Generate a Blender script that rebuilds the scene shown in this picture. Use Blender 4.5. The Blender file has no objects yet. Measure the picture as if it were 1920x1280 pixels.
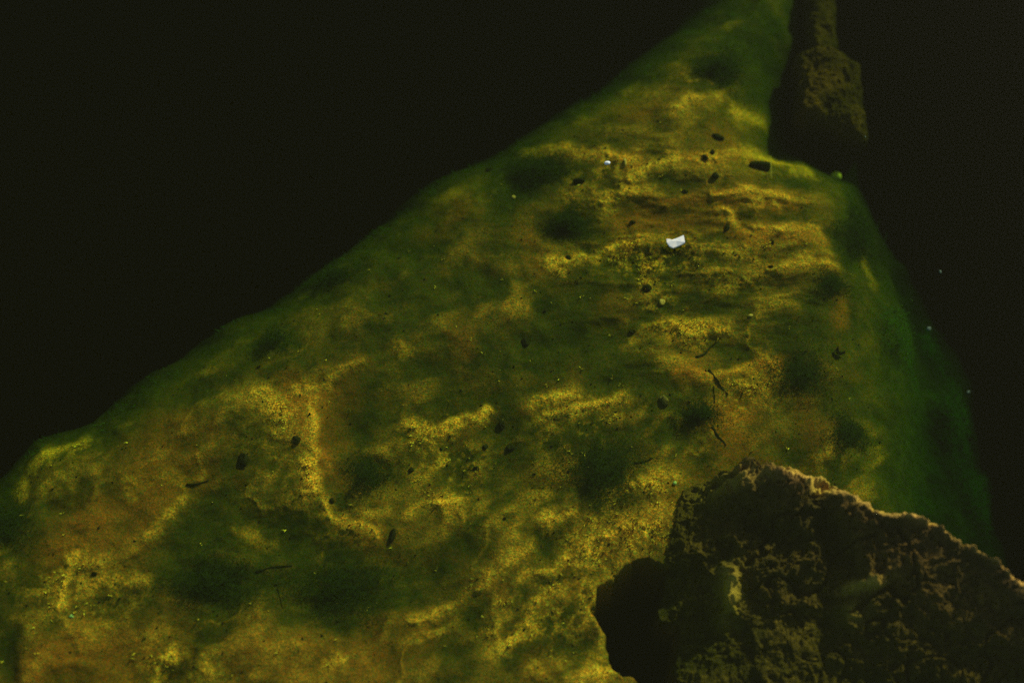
import bpy, math, random
import numpy as np

# ------------------------------------------------------------------ camera, sky, sun, exposure
S = bpy.context.scene
random.seed(7)
rng = np.random.default_rng(11)
TILT = math.radians(25.0)
CAMH = 4.0
DIST = CAMH / math.cos(TILT)
FRAME_W = 2.4
cam_d = bpy.data.cameras.new("camera")
cam_d.sensor_width = 36.0
cam_d.lens = 36.0 * DIST / FRAME_W
cam_d.clip_start = 0.05
cam_d.clip_end = 400.0
cam = bpy.data.objects.new("camera", cam_d)
S.collection.objects.link(cam)
cam.location = (0.0, -CAMH * math.tan(TILT), CAMH)
cam.rotation_euler = (TILT, 0.0, 0.0)
S.camera = cam
cam_d.dof.use_dof = True
cam_d.dof.focus_distance = DIST - 0.06
cam_d.dof.aperture_fstop = 0.85

SUN_EL = math.radians(33.0)
SUN_AZ = math.radians(50.0)          # measured from +x towards +y: the sun stands beyond the upper right
sun_dir = np.array([math.cos(SUN_EL) * math.cos(SUN_AZ), math.cos(SUN_EL) * math.sin(SUN_AZ), math.sin(SUN_EL)])
world = bpy.data.worlds.new("World")
S.world = world
world.use_nodes = True
wn = world.node_tree
sky = wn.nodes.new("ShaderNodeTexSky")
sky.sky_type = 'NISHITA'
sky.sun_disc = False
sky.sun_elevation = SUN_EL
sky.sun_rotation = math.pi / 2 - SUN_AZ
wn.links.new(sky.outputs[0], wn.nodes["Background"].inputs[0])
wn.nodes["Background"].inputs[1].default_value = 0.10
sl = bpy.data.lights.new("sun", 'SUN')
sl.energy = 4.5
sl.angle = math.radians(2.5)
sl.color = (1.0, 0.93, 0.80)
sun = bpy.data.objects.new("sun", sl)
S.collection.objects.link(sun)
from mathutils import Vector
sun.rotation_euler = Vector(tuple(sun_dir)).to_track_quat('Z', 'Y').to_euler()
sun.location = (6, 6, 8)
S.view_settings.view_transform = 'Standard'
S.view_settings.look = 'None'
S.view_settings.exposure = 0.42
S.view_settings.gamma = 1.0
S.cycles.use_denoising = False
S.cycles.max_bounces = 4
S.cycles.volume_bounces = 0
S.cycles.transparent_max_bounces = 12

# ------------------------------------------------------------------ helpers
WATER_Z = 0.26
PX = FRAME_W / 1920.0                # metres per photo pixel at the middle of the bed
ct, st = math.cos(TILT), math.sin(TILT)
FPX = 1920.0 * cam_d.lens / 36.0

def project(x, y, z):
    """world -> photo pixels (1920x1280), vectorised; only used to lay the relief out"""
    dx, dy, dz = x, y + CAMH * math.tan(TILT), z - CAMH
    xc = dx
    yc = dy * ct + dz * st
    zc = dy * st * -1 + dz * ct          # camera looks along -z
    den = np.maximum(-zc, 1.2)
    return 960 + FPX * xc / den, 640 - FPX * yc / den

def at(px, py, z=0.0):
    a = (px - 960) / FPX
    b = (640 - py) / FPX
    d = np.array([a, b * ct + st, b * st - ct])
    t = (z - CAMH) / d[2]
    return np.array([0, -CAMH * math.tan(TILT), CAMH]) + d * t

_lat = {}
def vnoise(x, y, cell, seed):
    """smooth value noise in [-1, 1]"""
    if seed not in _lat:
        _lat[seed] = np.random.default_rng(seed).uniform(-1, 1, (256, 256))
    L = _lat[seed]
    u, v = x / cell + 1000.37, y / cell + 1000.71
    iu, iv = np.floor(u).astype(np.int64), np.floor(v).astype(np.int64)
    fu, fv = u - iu, v - iv
    fu = fu * fu * fu * (fu * (fu * 6 - 15) + 10)
    fv = fv * fv * fv * (fv * (fv * 6 - 15) + 10)
    a = L[iu & 255, iv & 255]; b = L[(iu + 1) & 255, iv & 255]
    c = L[iu & 255, (iv + 1) & 255]; d = L[(iu + 1) & 255, (iv + 1) & 255]
    return (a * (1 - fu) + b * fu) * (1 - fv) + (c * (1 - fu) + d * fu) * fv

def fbm(x, y, cell, seed, octs=4, gain=0.5):
    s = 0.0; a = 1.0; t = 0.0
    ca, sa = math.cos(0.7), math.sin(0.7)
    for o in range(octs):
        s = s + a * vnoise(x, y, cell, seed + o); t += a
        x, y = x * ca - y * sa, x * sa + y * ca
        cell *= 0.5; a *= gain
    return s / t

def sstep(a, b, x):
    t = np.clip((x - a) / (b - a), 0, 1)
    return t * t * (3 - 2 * t)

def poly_sd(px, py, pts):
    """signed distance in pixels, positive inside"""
    inside = np.zeros(px.shape, bool)
    best = np.full(px.shape, 1e9)
    n = len(pts)
    for i in range(n):
        x0, y0 = pts[i]; x1, y1 = pts[(i + 1) % n]
        ex, ey = x1 - x0, y1 - y0
        t = np.clip(((px - x0) * ex + (py - y0) * ey) / (ex * ex + ey * ey + 1e-9), 0, 1)
        best = np.minimum(best, (px - x0 - t * ex) ** 2 + (py - y0 - t * ey) ** 2)
        if y0 != y1:
            c = ((y0 > py) != (y1 > py)) & (px < ex * (py - y0) / (ey) + x0)
            inside ^= c
    d = np.sqrt(best)
    return np.where(inside, d, -d)

def line_d(px, py, pts):
    best = np.full(px.shape, 1e9)
    for (x0, y0), (x1, y1) in zip(pts[:-1], pts[1:]):
        ex, ey = x1 - x0, y1 - y0
        t = np.clip(((px - x0) * ex + (py - y0) * ey) / (ex * ex + ey * ey + 1e-9), 0, 1)
        best = np.minimum(best, (px - x0 - t * ex) ** 2 + (py - y0 - t * ey) ** 2)
    return np.sqrt(best)

def blob(px, py, x, y, rx, ry, deg=0.0):
    a = math.radians(-deg)
    dx, dy = px - x, py - y
    u = dx * math.cos(a) + dy * math.sin(a)
    v = -dx * math.sin(a) + dy * math.cos(a)
    return np.exp(-((u / rx) ** 2 + (v / ry) ** 2))

def mesh_from(name, verts, faces, mat, smooth=True, parent=None):
    me = bpy.data.meshes.new(name)
    verts = np.asarray(verts, np.float32)
    faces = np.asarray(faces, np.int32)
    k = faces.shape[1]
    me.vertices.add(len(verts)); me.vertices.foreach_set("co", verts.ravel())
    me.loops.add(faces.size); me.loops.foreach_set("vertex_index", faces.ravel())
    me.polygons.add(len(faces))
    me.polygons.foreach_set("loop_start", np.arange(0, faces.size, k, dtype=np.int32))
    me.polygons.foreach_set("loop_total", np.full(len(faces), k, np.int32))
    me.update(calc_edges=True)
    me.polygons.foreach_set("use_smooth", np.full(len(faces), smooth))
    me.materials.append(mat)
    o = bpy.data.objects.new(name, me)
    S.collection.objects.link(o)
    if parent: o.parent = parent
    return o

def add_attr(o, name, vals):
    at_ = o.data.attributes.new(name, 'FLOAT', 'POINT')
    at_.data.foreach_set("value", np.asarray(vals, np.float32).ravel())

def tag(o, label, cat, group=None, kind=None):
    o["label"] = label; o["category"] = cat
    if group: o["group"] = group
    if kind: o["kind"] = kind
    return o

# ------------------------------------------------------------------ materials
class NT:
    def __init__(self, name):
        self.m = bpy.data.materials.new(name); self.m.use_nodes = True
        self.t = self.m.node_tree; self.t.nodes.clear()
        self.out = self.n("ShaderNodeOutputMaterial")
    def n(self, kind, **kw):
        x = self.t.nodes.new(kind)
        for k, v in kw.items(): setattr(x, k, v)
        return x
    def l(self, a, b): self.t.links.new(a, b)
    def val(self, sock, v): sock.default_value = v
    def noise(self, scale, detail=4, rough=0.6, coord=None):
        x = self.n("ShaderNodeTexNoise"); x.inputs["Scale"].default_value = scale
        x.inputs["Detail"].default_value = detail; x.inputs["Roughness"].default_value = rough
        if coord is None: coord = self.pos()
        self.l(coord, x.inputs["Vector"])
        return x.outputs[0]
    def pos(self):
        if not hasattr(self, "_p"): self._p = self.n("ShaderNodeNewGeometry").outputs["Position"]
        return self._p
    def attr(self, name):
        x = self.n("ShaderNodeAttribute", attribute_name=name); return x.outputs["Fac"]
    def mixc(self, f, a, b):
        x = self.n("ShaderNodeMix", data_type='RGBA')
        if isinstance(f, float): x.inputs[0].default_value = f
        else: self.l(f, x.inputs[0])
        for s, v in ((x.inputs[6], a), (x.inputs[7], b)):
            if isinstance(v, tuple): s.default_value = (*v, 1)
            else: self.l(v, s)
        return x.outputs[2]
    def mr(self, v, a, b, c=0.0, d=1.0):
        x = self.n("ShaderNodeMapRange"); self.l(v, x.inputs[0])
        for i, q in enumerate((a, b, c, d)): x.inputs[i + 1].default_value = q
        return x.outputs[0]
    def math(self, op, a, b=0.0):
        x = self.n("ShaderNodeMath", operation=op)
        for s, v in ((x.inputs[0], a), (x.inputs[1], b)):
            if isinstance(v, (int, float)): s.default_value = v
            else: self.l(v, s)
        return x.outputs[0]
    def finish(self, color, rough=0.9, bump=None, bd=0.002, bs=1.0, spec=0.1):
        b = self.n("ShaderNodeBsdfPrincipled")
        if isinstance(color, tuple): b.inputs["Base Color"].default_value = (*color, 1)
        else: self.l(color, b.inputs["Base Color"])
        b.inputs["Roughness"].default_value = rough
        b.inputs["Specular IOR Level"].default_value = spec
        if bump is not None:
            bm = self.n("ShaderNodeBump"); bm.inputs["Distance"].default_value = bd
            bm.inputs["Strength"].default_value = bs
            self.l(bump, bm.inputs["Height"]); self.l(bm.outputs[0], b.inputs["Normal"])
        self.l(b.outputs[0], self.out.inputs[0])
        return self.m

# bed: ochre silt, brown silt, green algae film, dark muddy deep floor; rim and pit shade painted in
t = NT("lake_bed_silt")
silt = t.mixc(t.mr(t.noise(9, 5, 0.6), 0.38, 0.62), (0.098, 0.063, 0.016), (0.185, 0.120, 0.028))
grit = t.mr(t.noise(420, 3, 0.7), 0.36, 0.64)
silt = t.mixc(t.math('MULTIPLY', grit, 0.45), silt, (0.12, 0.065, 0.028))
alg = t.mixc(t.mr(t.noise(14, 4, 0.6), 0.35, 0.65), (0.018, 0.023, 0.004), (0.050, 0.046, 0.008))
c = t.mixc(t.attr("algae"), silt, alg)
c = t.mixc(t.math('MULTIPLY', t.attr("rust"), .8), c, t.mixc(grit, (0.46, 0.17, 0.045), (0.24, 0.085, 0.025)))
grn = t.mixc(t.mr(t.noise(30, 4, .7), .35, .65), (0.015, 0.027, 0.006), (0.042, 0.054, 0.010))
c = t.mixc(t.math('MULTIPLY', t.attr("green"), .85), c, grn)
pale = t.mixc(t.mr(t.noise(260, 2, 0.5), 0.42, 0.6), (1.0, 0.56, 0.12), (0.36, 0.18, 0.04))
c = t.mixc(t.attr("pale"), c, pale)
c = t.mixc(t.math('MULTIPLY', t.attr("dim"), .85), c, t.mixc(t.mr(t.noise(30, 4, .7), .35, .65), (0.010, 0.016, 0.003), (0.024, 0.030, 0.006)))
hue = t.mr(t.noise(240, 4, 1.0), 0.43, 0.57)
c2 = t.n("ShaderNodeMix", data_type='RGBA', blend_type='MULTIPLY'); c2.inputs[0].default_value = 1.0
t.l(c, c2.inputs[6]); t.l(t.mixc(hue, (2.1, 0.90, 0.6), (0.48, 0.98, 1.2)), c2.inputs[7]); c = c2.outputs[2]
c3 = t.n("ShaderNodeMix", data_type='RGBA', blend_type='MULTIPLY'); c3.inputs[0].default_value = 1.0
t.l(c, c3.inputs[6]); t.l(t.mixc(t.mr(t.noise(190, 5, 1.0), .40, .60), (0.50, 0.52, 0.55), (1.55, 1.5, 1.5)), c3.inputs[7]); c = c3.outputs[2]
c = t.mixc(t.attr("mud_shade"), c, (0.004, 0.005, 0.002))
fine = t.math('MULTIPLY', t.noise(300, 4, 0.7), t.math('MULTIPLY', t.mr(t.attr("algae"), 0.0, 1.0, 1.0, 0.25), t.mr(t.attr("green"), 0.0, 1.0, 1.0, 0.1)))
MAT_BED = t.finish(c, 0.95, fine, 0.005, 1.0)

t = NT("dark_rock")
n1 = t.noise(22, 6, 0.65); n2 = t.noise(160, 4, 0.7)
c = t.mixc(t.mr(n1, 0.35, 0.65), (0.040, 0.022, 0.009), (0.105, 0.052, 0.018))
c = t.mixc(t.mr(t.noise(90, 5, .8), 0.50, 0.66), c, (0.23, 0.110, 0.038))
c = t.mixc(t.math('MULTIPLY', t.mr(t.noise(11, 4, .6), .45, .6), .6), c, (0.018, 0.018, 0.007))
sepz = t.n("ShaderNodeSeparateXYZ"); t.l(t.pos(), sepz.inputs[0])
c = t.mixc(t.mr(sepz.outputs[2], -.06, -.22), c, (0.004, 0.004, 0.002))       # foot painted black so it sinks into the dark water
c = t.mixc(t.attr("wall_dark"), c, (0.004, 0.004, 0.002))
c = t.mixc(t.math('MULTIPLY', t.attr("sun_rim"), t.mr(n2, .3, .5, .5, 1.0)), c, (0.62, 0.33, 0.10))  # sunlit rim of the crest, painted as a paler colour
MAT_ROCK = t.finish(c, 0.95, t.math('ADD', n2, n1), 0.008, 1.0)

t = NT("algae_filaments")
c = t.mixc(t.mr(t.noise(60, 3, 0.6), 0.4, 0.6), (0.72, 0.36, 0.07), (0.98, 0.62, 0.16))
MAT_TUFT = t.finish(c, 0.7)

def simple(name, c1, c2, scale=120, rough=0.8, bd=0.002):
    t = NT(name); n = t.noise(scale, 4, 0.6)
    return t.finish(t.mixc(t.mr(n, 0.35, 0.65), c1, c2), rough, n, bd, 0.7)
MAT_PEB = simple("pale_pebble", (0.42, 0.21, 0.15), (0.80, 0.42, 0.32))
MAT_SHELL = simple("white_shell", (0.30, 0.40, 0.42), (0.60, 0.58, 0.44), 60, 0.5, 0.0008)
MAT_PEB2 = simple("dim_flake", (0.02, 0.035, 0.02), (0.07, 0.11, 0.06), 300)
MAT_DARK = simple("dark_stone", (0.006, 0.005, 0.003), (0.018, 0.013, 0.006))
MAT_TWIG = simple("twig_bark", (0.010, 0.008, 0.004), (0.028, 0.02, 0.009))
MAT_STRAW = simple("pale_straw", (0.40, 0.22, 0.14), (0.6, 0.34, 0.20))
MAT_YEL = simple("yellow_stone", (1.0, 0.55, 0.25), (1.0, 0.66, 0.35))

# ------------------------------------------------------------------ relief of the bed
EDGE = [(-900, 1250), (-500, 1080), (-120, 960), (5, 850), (45, 800), (165, 765), (250, 690), (340, 640), (420, 580), (500, 545), (600, 470), (700, 405),
        (830, 300), (960, 240), (1060, 175), (1160, 115), (1240, 55), (1310, 5), (1380, -60), (1430, -160), (1500, -160), (1492, -60), (1482, 20), (1462, 90),
        (1455, 175), (1462, 240), (1530, 272), (1600, 300), (1632, 370), (1655, 440), (1675, 520), (1690, 640), (1685, 760), (1690, 860), (1720, 980),
        (1860, 1150), (2000, 1300), (2300, 1700), (2200, 2300), (-900, 2300)]
SHELF = [(1560, 420), (1680, 470), (1760, 540), (1840, 650), (1880, 760), (1900, 880), (1925, 980), (1950, 1100), (2150, 1350), (2200, 1600), (1500, 1600), (1400, 900)]
SHADOW_PIT = [(1150, 1092), (1175, 1070), (1225, 1062), (1262, 1080), (1330, 1090), (1400, 1200), (1400, 1330), (1250, 1300), (1190, 1262), (1148, 1240), (1136, 1160)]  # outline of the large rock's cast shadow

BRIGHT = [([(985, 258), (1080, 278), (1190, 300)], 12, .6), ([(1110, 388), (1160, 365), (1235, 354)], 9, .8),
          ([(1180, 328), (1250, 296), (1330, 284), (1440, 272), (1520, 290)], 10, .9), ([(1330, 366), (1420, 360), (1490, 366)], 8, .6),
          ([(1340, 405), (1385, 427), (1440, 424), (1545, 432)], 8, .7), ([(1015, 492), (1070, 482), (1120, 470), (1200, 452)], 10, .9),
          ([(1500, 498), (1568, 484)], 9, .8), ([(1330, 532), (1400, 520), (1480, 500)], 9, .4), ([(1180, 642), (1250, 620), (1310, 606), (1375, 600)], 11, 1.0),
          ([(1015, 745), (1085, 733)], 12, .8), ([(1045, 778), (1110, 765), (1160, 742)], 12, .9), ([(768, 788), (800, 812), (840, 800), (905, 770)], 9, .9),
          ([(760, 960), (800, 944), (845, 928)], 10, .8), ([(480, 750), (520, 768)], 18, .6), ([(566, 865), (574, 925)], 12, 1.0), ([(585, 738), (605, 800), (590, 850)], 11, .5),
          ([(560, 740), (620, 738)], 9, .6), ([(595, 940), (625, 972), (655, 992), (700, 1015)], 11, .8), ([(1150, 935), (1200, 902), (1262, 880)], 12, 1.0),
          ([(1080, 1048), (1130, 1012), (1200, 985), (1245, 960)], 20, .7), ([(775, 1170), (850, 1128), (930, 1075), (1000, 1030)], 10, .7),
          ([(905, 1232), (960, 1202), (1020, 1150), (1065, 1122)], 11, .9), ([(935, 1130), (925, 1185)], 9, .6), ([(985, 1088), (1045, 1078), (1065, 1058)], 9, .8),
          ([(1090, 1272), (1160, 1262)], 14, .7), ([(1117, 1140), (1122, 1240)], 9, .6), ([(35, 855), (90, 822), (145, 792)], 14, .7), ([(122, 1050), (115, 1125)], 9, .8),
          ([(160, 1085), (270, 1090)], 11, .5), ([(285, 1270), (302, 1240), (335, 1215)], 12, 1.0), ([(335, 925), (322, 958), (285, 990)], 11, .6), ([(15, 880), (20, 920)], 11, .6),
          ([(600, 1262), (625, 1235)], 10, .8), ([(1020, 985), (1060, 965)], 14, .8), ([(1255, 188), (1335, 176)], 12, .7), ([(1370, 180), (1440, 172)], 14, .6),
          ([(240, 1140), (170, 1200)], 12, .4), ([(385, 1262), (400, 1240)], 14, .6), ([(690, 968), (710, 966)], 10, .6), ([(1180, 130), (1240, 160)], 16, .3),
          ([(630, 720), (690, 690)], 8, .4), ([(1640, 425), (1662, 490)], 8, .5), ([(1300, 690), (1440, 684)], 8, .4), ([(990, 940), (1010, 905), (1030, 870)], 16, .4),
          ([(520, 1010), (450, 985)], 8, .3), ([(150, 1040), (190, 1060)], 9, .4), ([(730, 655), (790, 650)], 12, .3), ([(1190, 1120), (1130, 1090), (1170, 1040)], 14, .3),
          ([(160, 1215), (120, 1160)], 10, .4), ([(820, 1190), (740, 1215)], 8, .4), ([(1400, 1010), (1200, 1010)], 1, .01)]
SPECK = [(1190, 480, 110, 32, 0, 1.0), (1260, 505, 90, 25, 0, .7), (1410, 468, 40, 18, 0, .8), (1160, 300, 70, 22, 0, .6), (1150, 340, 60, 22, -10, .5), (835, 880, 55, 42, 10, 1.0), (800, 820, 40, 30, 0, .6),
         (1110, 770, 70, 28, 8, .8), (1215, 905, 55, 22, 30, .8), (1180, 1000, 110, 40, 22, 1.0), (1130, 1110, 40, 60, 0, .5), (95, 825, 70, 30, 30, .6), (1290, 620, 90, 22, 10, .7),
         (575, 890, 22, 50, 0, .7), (530, 770, 60, 40, 0, .5), (150, 1110, 90, 60, 0, .5), (310, 1230, 60, 40, 0, .6), (1400, 730, 60, 40, 0, .5), (1060, 1150, 130, 50, 35, .6), (660, 990, 50, 25, -30, .6),
         (940, 1160, 50, 60, 0, .5), (1350, 300, 110, 20, 5, .5), (1240, 560, 50, 25, 0, .5), (1060, 490, 50, 18, 0, .8), (520, 1240, 200, 40, 0, .2), (1520, 300, 60, 20, 0, .4), (1080, 840, 60, 40, 0, .4),
         (1150, 1265, 60, 20, 0, .7), (850, 930, 50, 18, 0, .6)]
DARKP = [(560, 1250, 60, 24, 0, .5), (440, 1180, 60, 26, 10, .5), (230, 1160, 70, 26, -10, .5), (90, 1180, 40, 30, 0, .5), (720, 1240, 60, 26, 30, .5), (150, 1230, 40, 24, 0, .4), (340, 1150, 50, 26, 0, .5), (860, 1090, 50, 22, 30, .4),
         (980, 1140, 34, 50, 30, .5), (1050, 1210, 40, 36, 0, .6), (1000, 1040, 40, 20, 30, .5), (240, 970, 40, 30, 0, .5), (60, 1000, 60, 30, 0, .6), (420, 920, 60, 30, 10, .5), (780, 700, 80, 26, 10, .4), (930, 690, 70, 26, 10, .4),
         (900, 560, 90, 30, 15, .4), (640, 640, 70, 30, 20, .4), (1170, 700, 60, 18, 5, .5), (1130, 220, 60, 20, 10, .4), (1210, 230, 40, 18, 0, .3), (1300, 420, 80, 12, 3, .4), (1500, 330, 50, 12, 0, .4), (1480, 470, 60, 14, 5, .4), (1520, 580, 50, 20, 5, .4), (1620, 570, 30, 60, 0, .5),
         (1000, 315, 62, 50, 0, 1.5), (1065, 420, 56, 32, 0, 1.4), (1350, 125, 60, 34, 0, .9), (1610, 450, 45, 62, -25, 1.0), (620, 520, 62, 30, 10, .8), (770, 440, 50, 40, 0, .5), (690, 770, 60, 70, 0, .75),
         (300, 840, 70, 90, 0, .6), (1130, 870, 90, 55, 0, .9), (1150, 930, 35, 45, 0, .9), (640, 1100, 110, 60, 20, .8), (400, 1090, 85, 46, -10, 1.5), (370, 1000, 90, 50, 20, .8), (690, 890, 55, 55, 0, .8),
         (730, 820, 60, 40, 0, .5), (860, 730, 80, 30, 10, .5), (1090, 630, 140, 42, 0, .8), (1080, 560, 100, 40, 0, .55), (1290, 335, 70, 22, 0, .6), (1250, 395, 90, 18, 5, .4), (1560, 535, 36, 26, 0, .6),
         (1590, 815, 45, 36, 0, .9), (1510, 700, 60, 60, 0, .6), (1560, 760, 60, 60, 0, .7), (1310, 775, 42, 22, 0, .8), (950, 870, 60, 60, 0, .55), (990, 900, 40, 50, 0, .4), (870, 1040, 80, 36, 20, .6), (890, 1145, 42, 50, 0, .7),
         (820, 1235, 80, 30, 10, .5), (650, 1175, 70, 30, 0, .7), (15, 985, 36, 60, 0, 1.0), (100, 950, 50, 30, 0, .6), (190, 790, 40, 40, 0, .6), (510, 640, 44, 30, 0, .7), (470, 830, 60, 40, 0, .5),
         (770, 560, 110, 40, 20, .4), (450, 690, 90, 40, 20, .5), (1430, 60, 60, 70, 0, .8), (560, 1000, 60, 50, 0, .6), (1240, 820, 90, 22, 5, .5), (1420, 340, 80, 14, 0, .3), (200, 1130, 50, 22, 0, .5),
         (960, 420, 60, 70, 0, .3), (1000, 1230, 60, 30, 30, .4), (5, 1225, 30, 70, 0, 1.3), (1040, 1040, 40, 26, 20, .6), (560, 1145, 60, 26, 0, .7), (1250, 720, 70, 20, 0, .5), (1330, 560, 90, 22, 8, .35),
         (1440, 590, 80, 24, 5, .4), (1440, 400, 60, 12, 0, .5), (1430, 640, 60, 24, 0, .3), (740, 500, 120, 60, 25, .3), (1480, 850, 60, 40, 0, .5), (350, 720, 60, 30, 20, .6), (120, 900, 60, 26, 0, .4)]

RUST = [([(1040, 270), (1190, 298), (1200, 300)], 10, .7), ([(1330, 366), (1420, 362), (1500, 370)], 13, .9), ([(1340, 407), (1385, 432), (1440, 430), (1545, 440)], 13, .9),
        ([(1300, 288), (1440, 276), (1520, 290)], 10, .9), ([(1180, 362), (1300, 378)], 9, .6), ([(1500, 500), (1568, 490)], 10, .6), ([(1280, 692), (1460, 684)], 9, .8), ([(1150, 405), (1320, 415)], 14, .5),
        ([(1340, 765), (1400, 762)], 18, .6), ([(570, 900), (600, 860), (590, 800)], 16, .5), ([(640, 985), (700, 1010)], 14, .6), ([(280, 900), (310, 800)], 50, .5), ([(100, 1000), (250, 1000)], 50, .4),
        ([(480, 1230), (700, 1240)], 40, .4), ([(550, 750), (610, 790)], 22, .5), ([(1590, 560), (1590, 600)], 14, .5), ([(1370, 1040), (1200, 1040)], 1, 0), ([(20, 1260), (240, 1200)], 30, .5)]
GREEN = [(1400, 40, 110, 70, 1.0), (1700, 720, 70, 200, .9), (1800, 850, 90, 160, 1.0), (1640, 460, 50, 90, .5), (1620, 780, 70, 120, .6), (700, 480, 160, 60, .45), (480, 620, 120, 60, .5), (390, 740, 90, 40, .6),
         (780, 560, 200, 60, .35), (1000, 330, 60, 50, .5), (1090, 640, 140, 60, .35), (40, 970, 70, 60, .6), (640, 1100, 130, 80, .4), (400, 1050, 120, 80, .5), (1140, 880, 90, 70, .4), (560, 950, 120, 80, .35), (690, 890, 70, 60, .4), (1880, 1000, 90, 120, 1.0)]
RIPPLE = math.radians(68)      # direction across the ripples in the silt

def bed_fields(x, y):
    px0, py0 = project(x, y, 0.0)
    px = px0 + 26 * fbm(x, y, 0.13, 201, 3) + 9 * fbm(x, y, 0.03, 211, 3)
    py = py0 + 26 * fbm(x, y, 0.13, 221, 3) + 9 * fbm(x, y, 0.03, 231, 3)
    sd = poly_sd(px0 + .35 * (px - px0), py0 + .35 * (py - py0), EDGE)
    pxs, pys = project(x, y, -0.30)
    pxs = pxs + 22 * fbm(x, y, 0.13, 201, 2); pys = pys + 22 * fbm(x, y, 0.13, 221, 2)
    sh = poly_sd(pxs, pys, SHELF)
    pit = poly_sd(px, py, SHADOW_PIT)
    far = np.minimum(1.0, np.maximum(0, np.hypot(x, y) - 3.0))
    # height
    edge_soft = -0.13 * np.clip(1 - sd / 170, 0, 1) ** 2
    drop = -np.clip(np.maximum(-sd, 0) * PX * (0.8 + np.maximum(-sd, 0) / 60), 0, 2.4)
    shelf_z = -0.26 - 0.0010 * np.clip(px - 1650, 0, 400) - 0.05 * fbm(x, y, 0.20, 241, 2) - np.clip(-sh * PX * 3.5, 0, 2.2)
    plate = edge_soft + drop
    z = np.where(py > 380, np.logaddexp(plate / .05, shelf_z / .05) * .05, plate)
    upz = -0.42 - 0.012 * np.clip(-poly_sd(px0, py0, [(1500, 160), (1560, 60), (1500, -120), (1600, -120), (1640, 100), (1660, 240), (1560, 250)]) - 10, 0, 400)
    z = np.maximum(z, upz)
    z = np.maximum(z, -2.6 + 0.2 * fbm(x, y, 1.5, 251, 3))
    onp = sstep(-20, 40, sd)
    wave = fbm(x, y, 0.32, 261, 3) * 0.026 + fbm(x, y, 0.085, 271, 3) * 0.007
    dark = np.zeros(px.shape); bright = np.zeros(px.shape); speck = np.zeros(px.shape)
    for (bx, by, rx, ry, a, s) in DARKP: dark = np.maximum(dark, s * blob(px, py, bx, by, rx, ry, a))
    for (bx, by, rx, ry, a, s) in SPECK: speck = np.maximum(speck, s * sstep(-.45, .25, fbm(x, y, .05, 841, 4, .65)) * blob(px, py, bx, by, rx * 1.05, ry * 1.1, a))
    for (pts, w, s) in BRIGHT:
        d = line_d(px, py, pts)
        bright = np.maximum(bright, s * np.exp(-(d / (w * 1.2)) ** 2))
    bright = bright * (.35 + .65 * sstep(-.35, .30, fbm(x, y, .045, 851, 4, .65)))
    def ridged(ang, cell, seed, st):
        c, q = math.cos(ang), math.sin(ang)
        n = fbm((x * c + y * q) / st + .05 * fbm(x, y, .09, seed + 9, 4), -x * q + y * c + .03 * fbm(x, y, .06, seed + 13, 3), cell, seed, 3, .5)
        return np.clip(1 - np.abs(n) / .16, 0, 1) ** 1.6
    caustic_web = (sstep(620, 900, py) * ridged(.62, .15, 901, 1.7) + (1 - sstep(620, 900, py)) * ridged(.12, .13, 911, 2.2) * (.25 + .75 * sstep(900, 1150, px)))  # caustic light ripples, painted as a pale network
    caustic_web = caustic_web * sstep(-.30, .35, fbm(x, y, .12, 921, 3)) * (1 - .8 * np.clip(dark, 0, 1)) * sstep(20, 120, sd)
    caustic_web = caustic_web * (1 - .5 * blob(px, py, 200, 1150, 420, 260))
    caustic_web = caustic_web * (.4 + .6 * sstep(-.3, .3, fbm(x, y, .03, 931, 3, .7)))
    mott = fbm(x, y, .055, 941, 3, .6)
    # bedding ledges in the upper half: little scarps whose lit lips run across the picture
    def streak(ang, cell, seed, stretch=4.0):
        c, q = math.cos(ang), math.sin(ang)
        wx = x + .02 * fbm(x, y, .10, seed + 5, 3); wy = y + .02 * fbm(x, y, .16, seed + 7, 2)
        return fbm((wx * c + wy * q) / stretch, -wx * q + wy * c, cell, seed, 4, .5)
    m_up = sstep(330, 120, np.hypot((px - 1330) / 1.15, (py - 480)))
    m_dg = (1 - m_up) * sstep(560, 860, py)
    m_rest = 1 - m_up - m_dg
    stk = m_up * streak(.06, .050, 341, 2.8) * 1.4 + m_dg * streak(.62, .060, 351, 1.9) * .95 + m_rest * streak(.30, .075, 361, 1.3) * .8
    led = 0.5 + 0.5 * np.sin((y * math.sin(RIPPLE + .25) + x * math.cos(RIPPLE + .25)) / 0.020 + 3.0 * fbm(x, y, 0.25, 281, 3))
    ledm = blob(px, py, 1380, 430, 260, 260, 0)
    diag = 0.5 + 0.5 * np.sin((y * 0.87 - x * 0.5) / 0.018 + 4.0 * fbm(x, y, 0.3, 291, 3))
    diagm = blob(px, py, 900, 1150, 420, 170, 0)
    relief = wave + .005 * caustic_web + 0.009 * bright - 0.012 * dark + 0.010 * stk
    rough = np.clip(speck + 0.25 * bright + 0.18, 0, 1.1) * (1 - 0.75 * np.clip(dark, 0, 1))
    g1 = fbm(x, y, 0.018, 301, 3, 0.7); g2 = np.abs(fbm(x, y, 0.012, 311, 3, 0.75))
    relief = relief + rough * (0.0040 * g1 + 0.003 * g2)
    z = z + relief * (0.03 + 0.97 * sstep(0, 110, sd))
    pit_shade = sstep(-14, 16, pit)
    z = z - 1.5 * pit_shade * (px0 < 1500)  # the rock's shadow, sunk into the bed as a black hollow
    # cover
    soft = fbm(x, y, 0.20, 321, 4)
    crumb = fbm(x, y, .016, 375, 3, .8)
    algae = np.clip(0.67 + .30 * crumb - .60 * caustic_web - .65 * mott + 0.75 * soft - 0.85 * stk + 0.85 * dark - 1.0 * bright - 0.65 * speck + .35 * fbm(x, y, .035, 371, 3), 0, 1)  # algae film, thinned along the painted caustic bands
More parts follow.
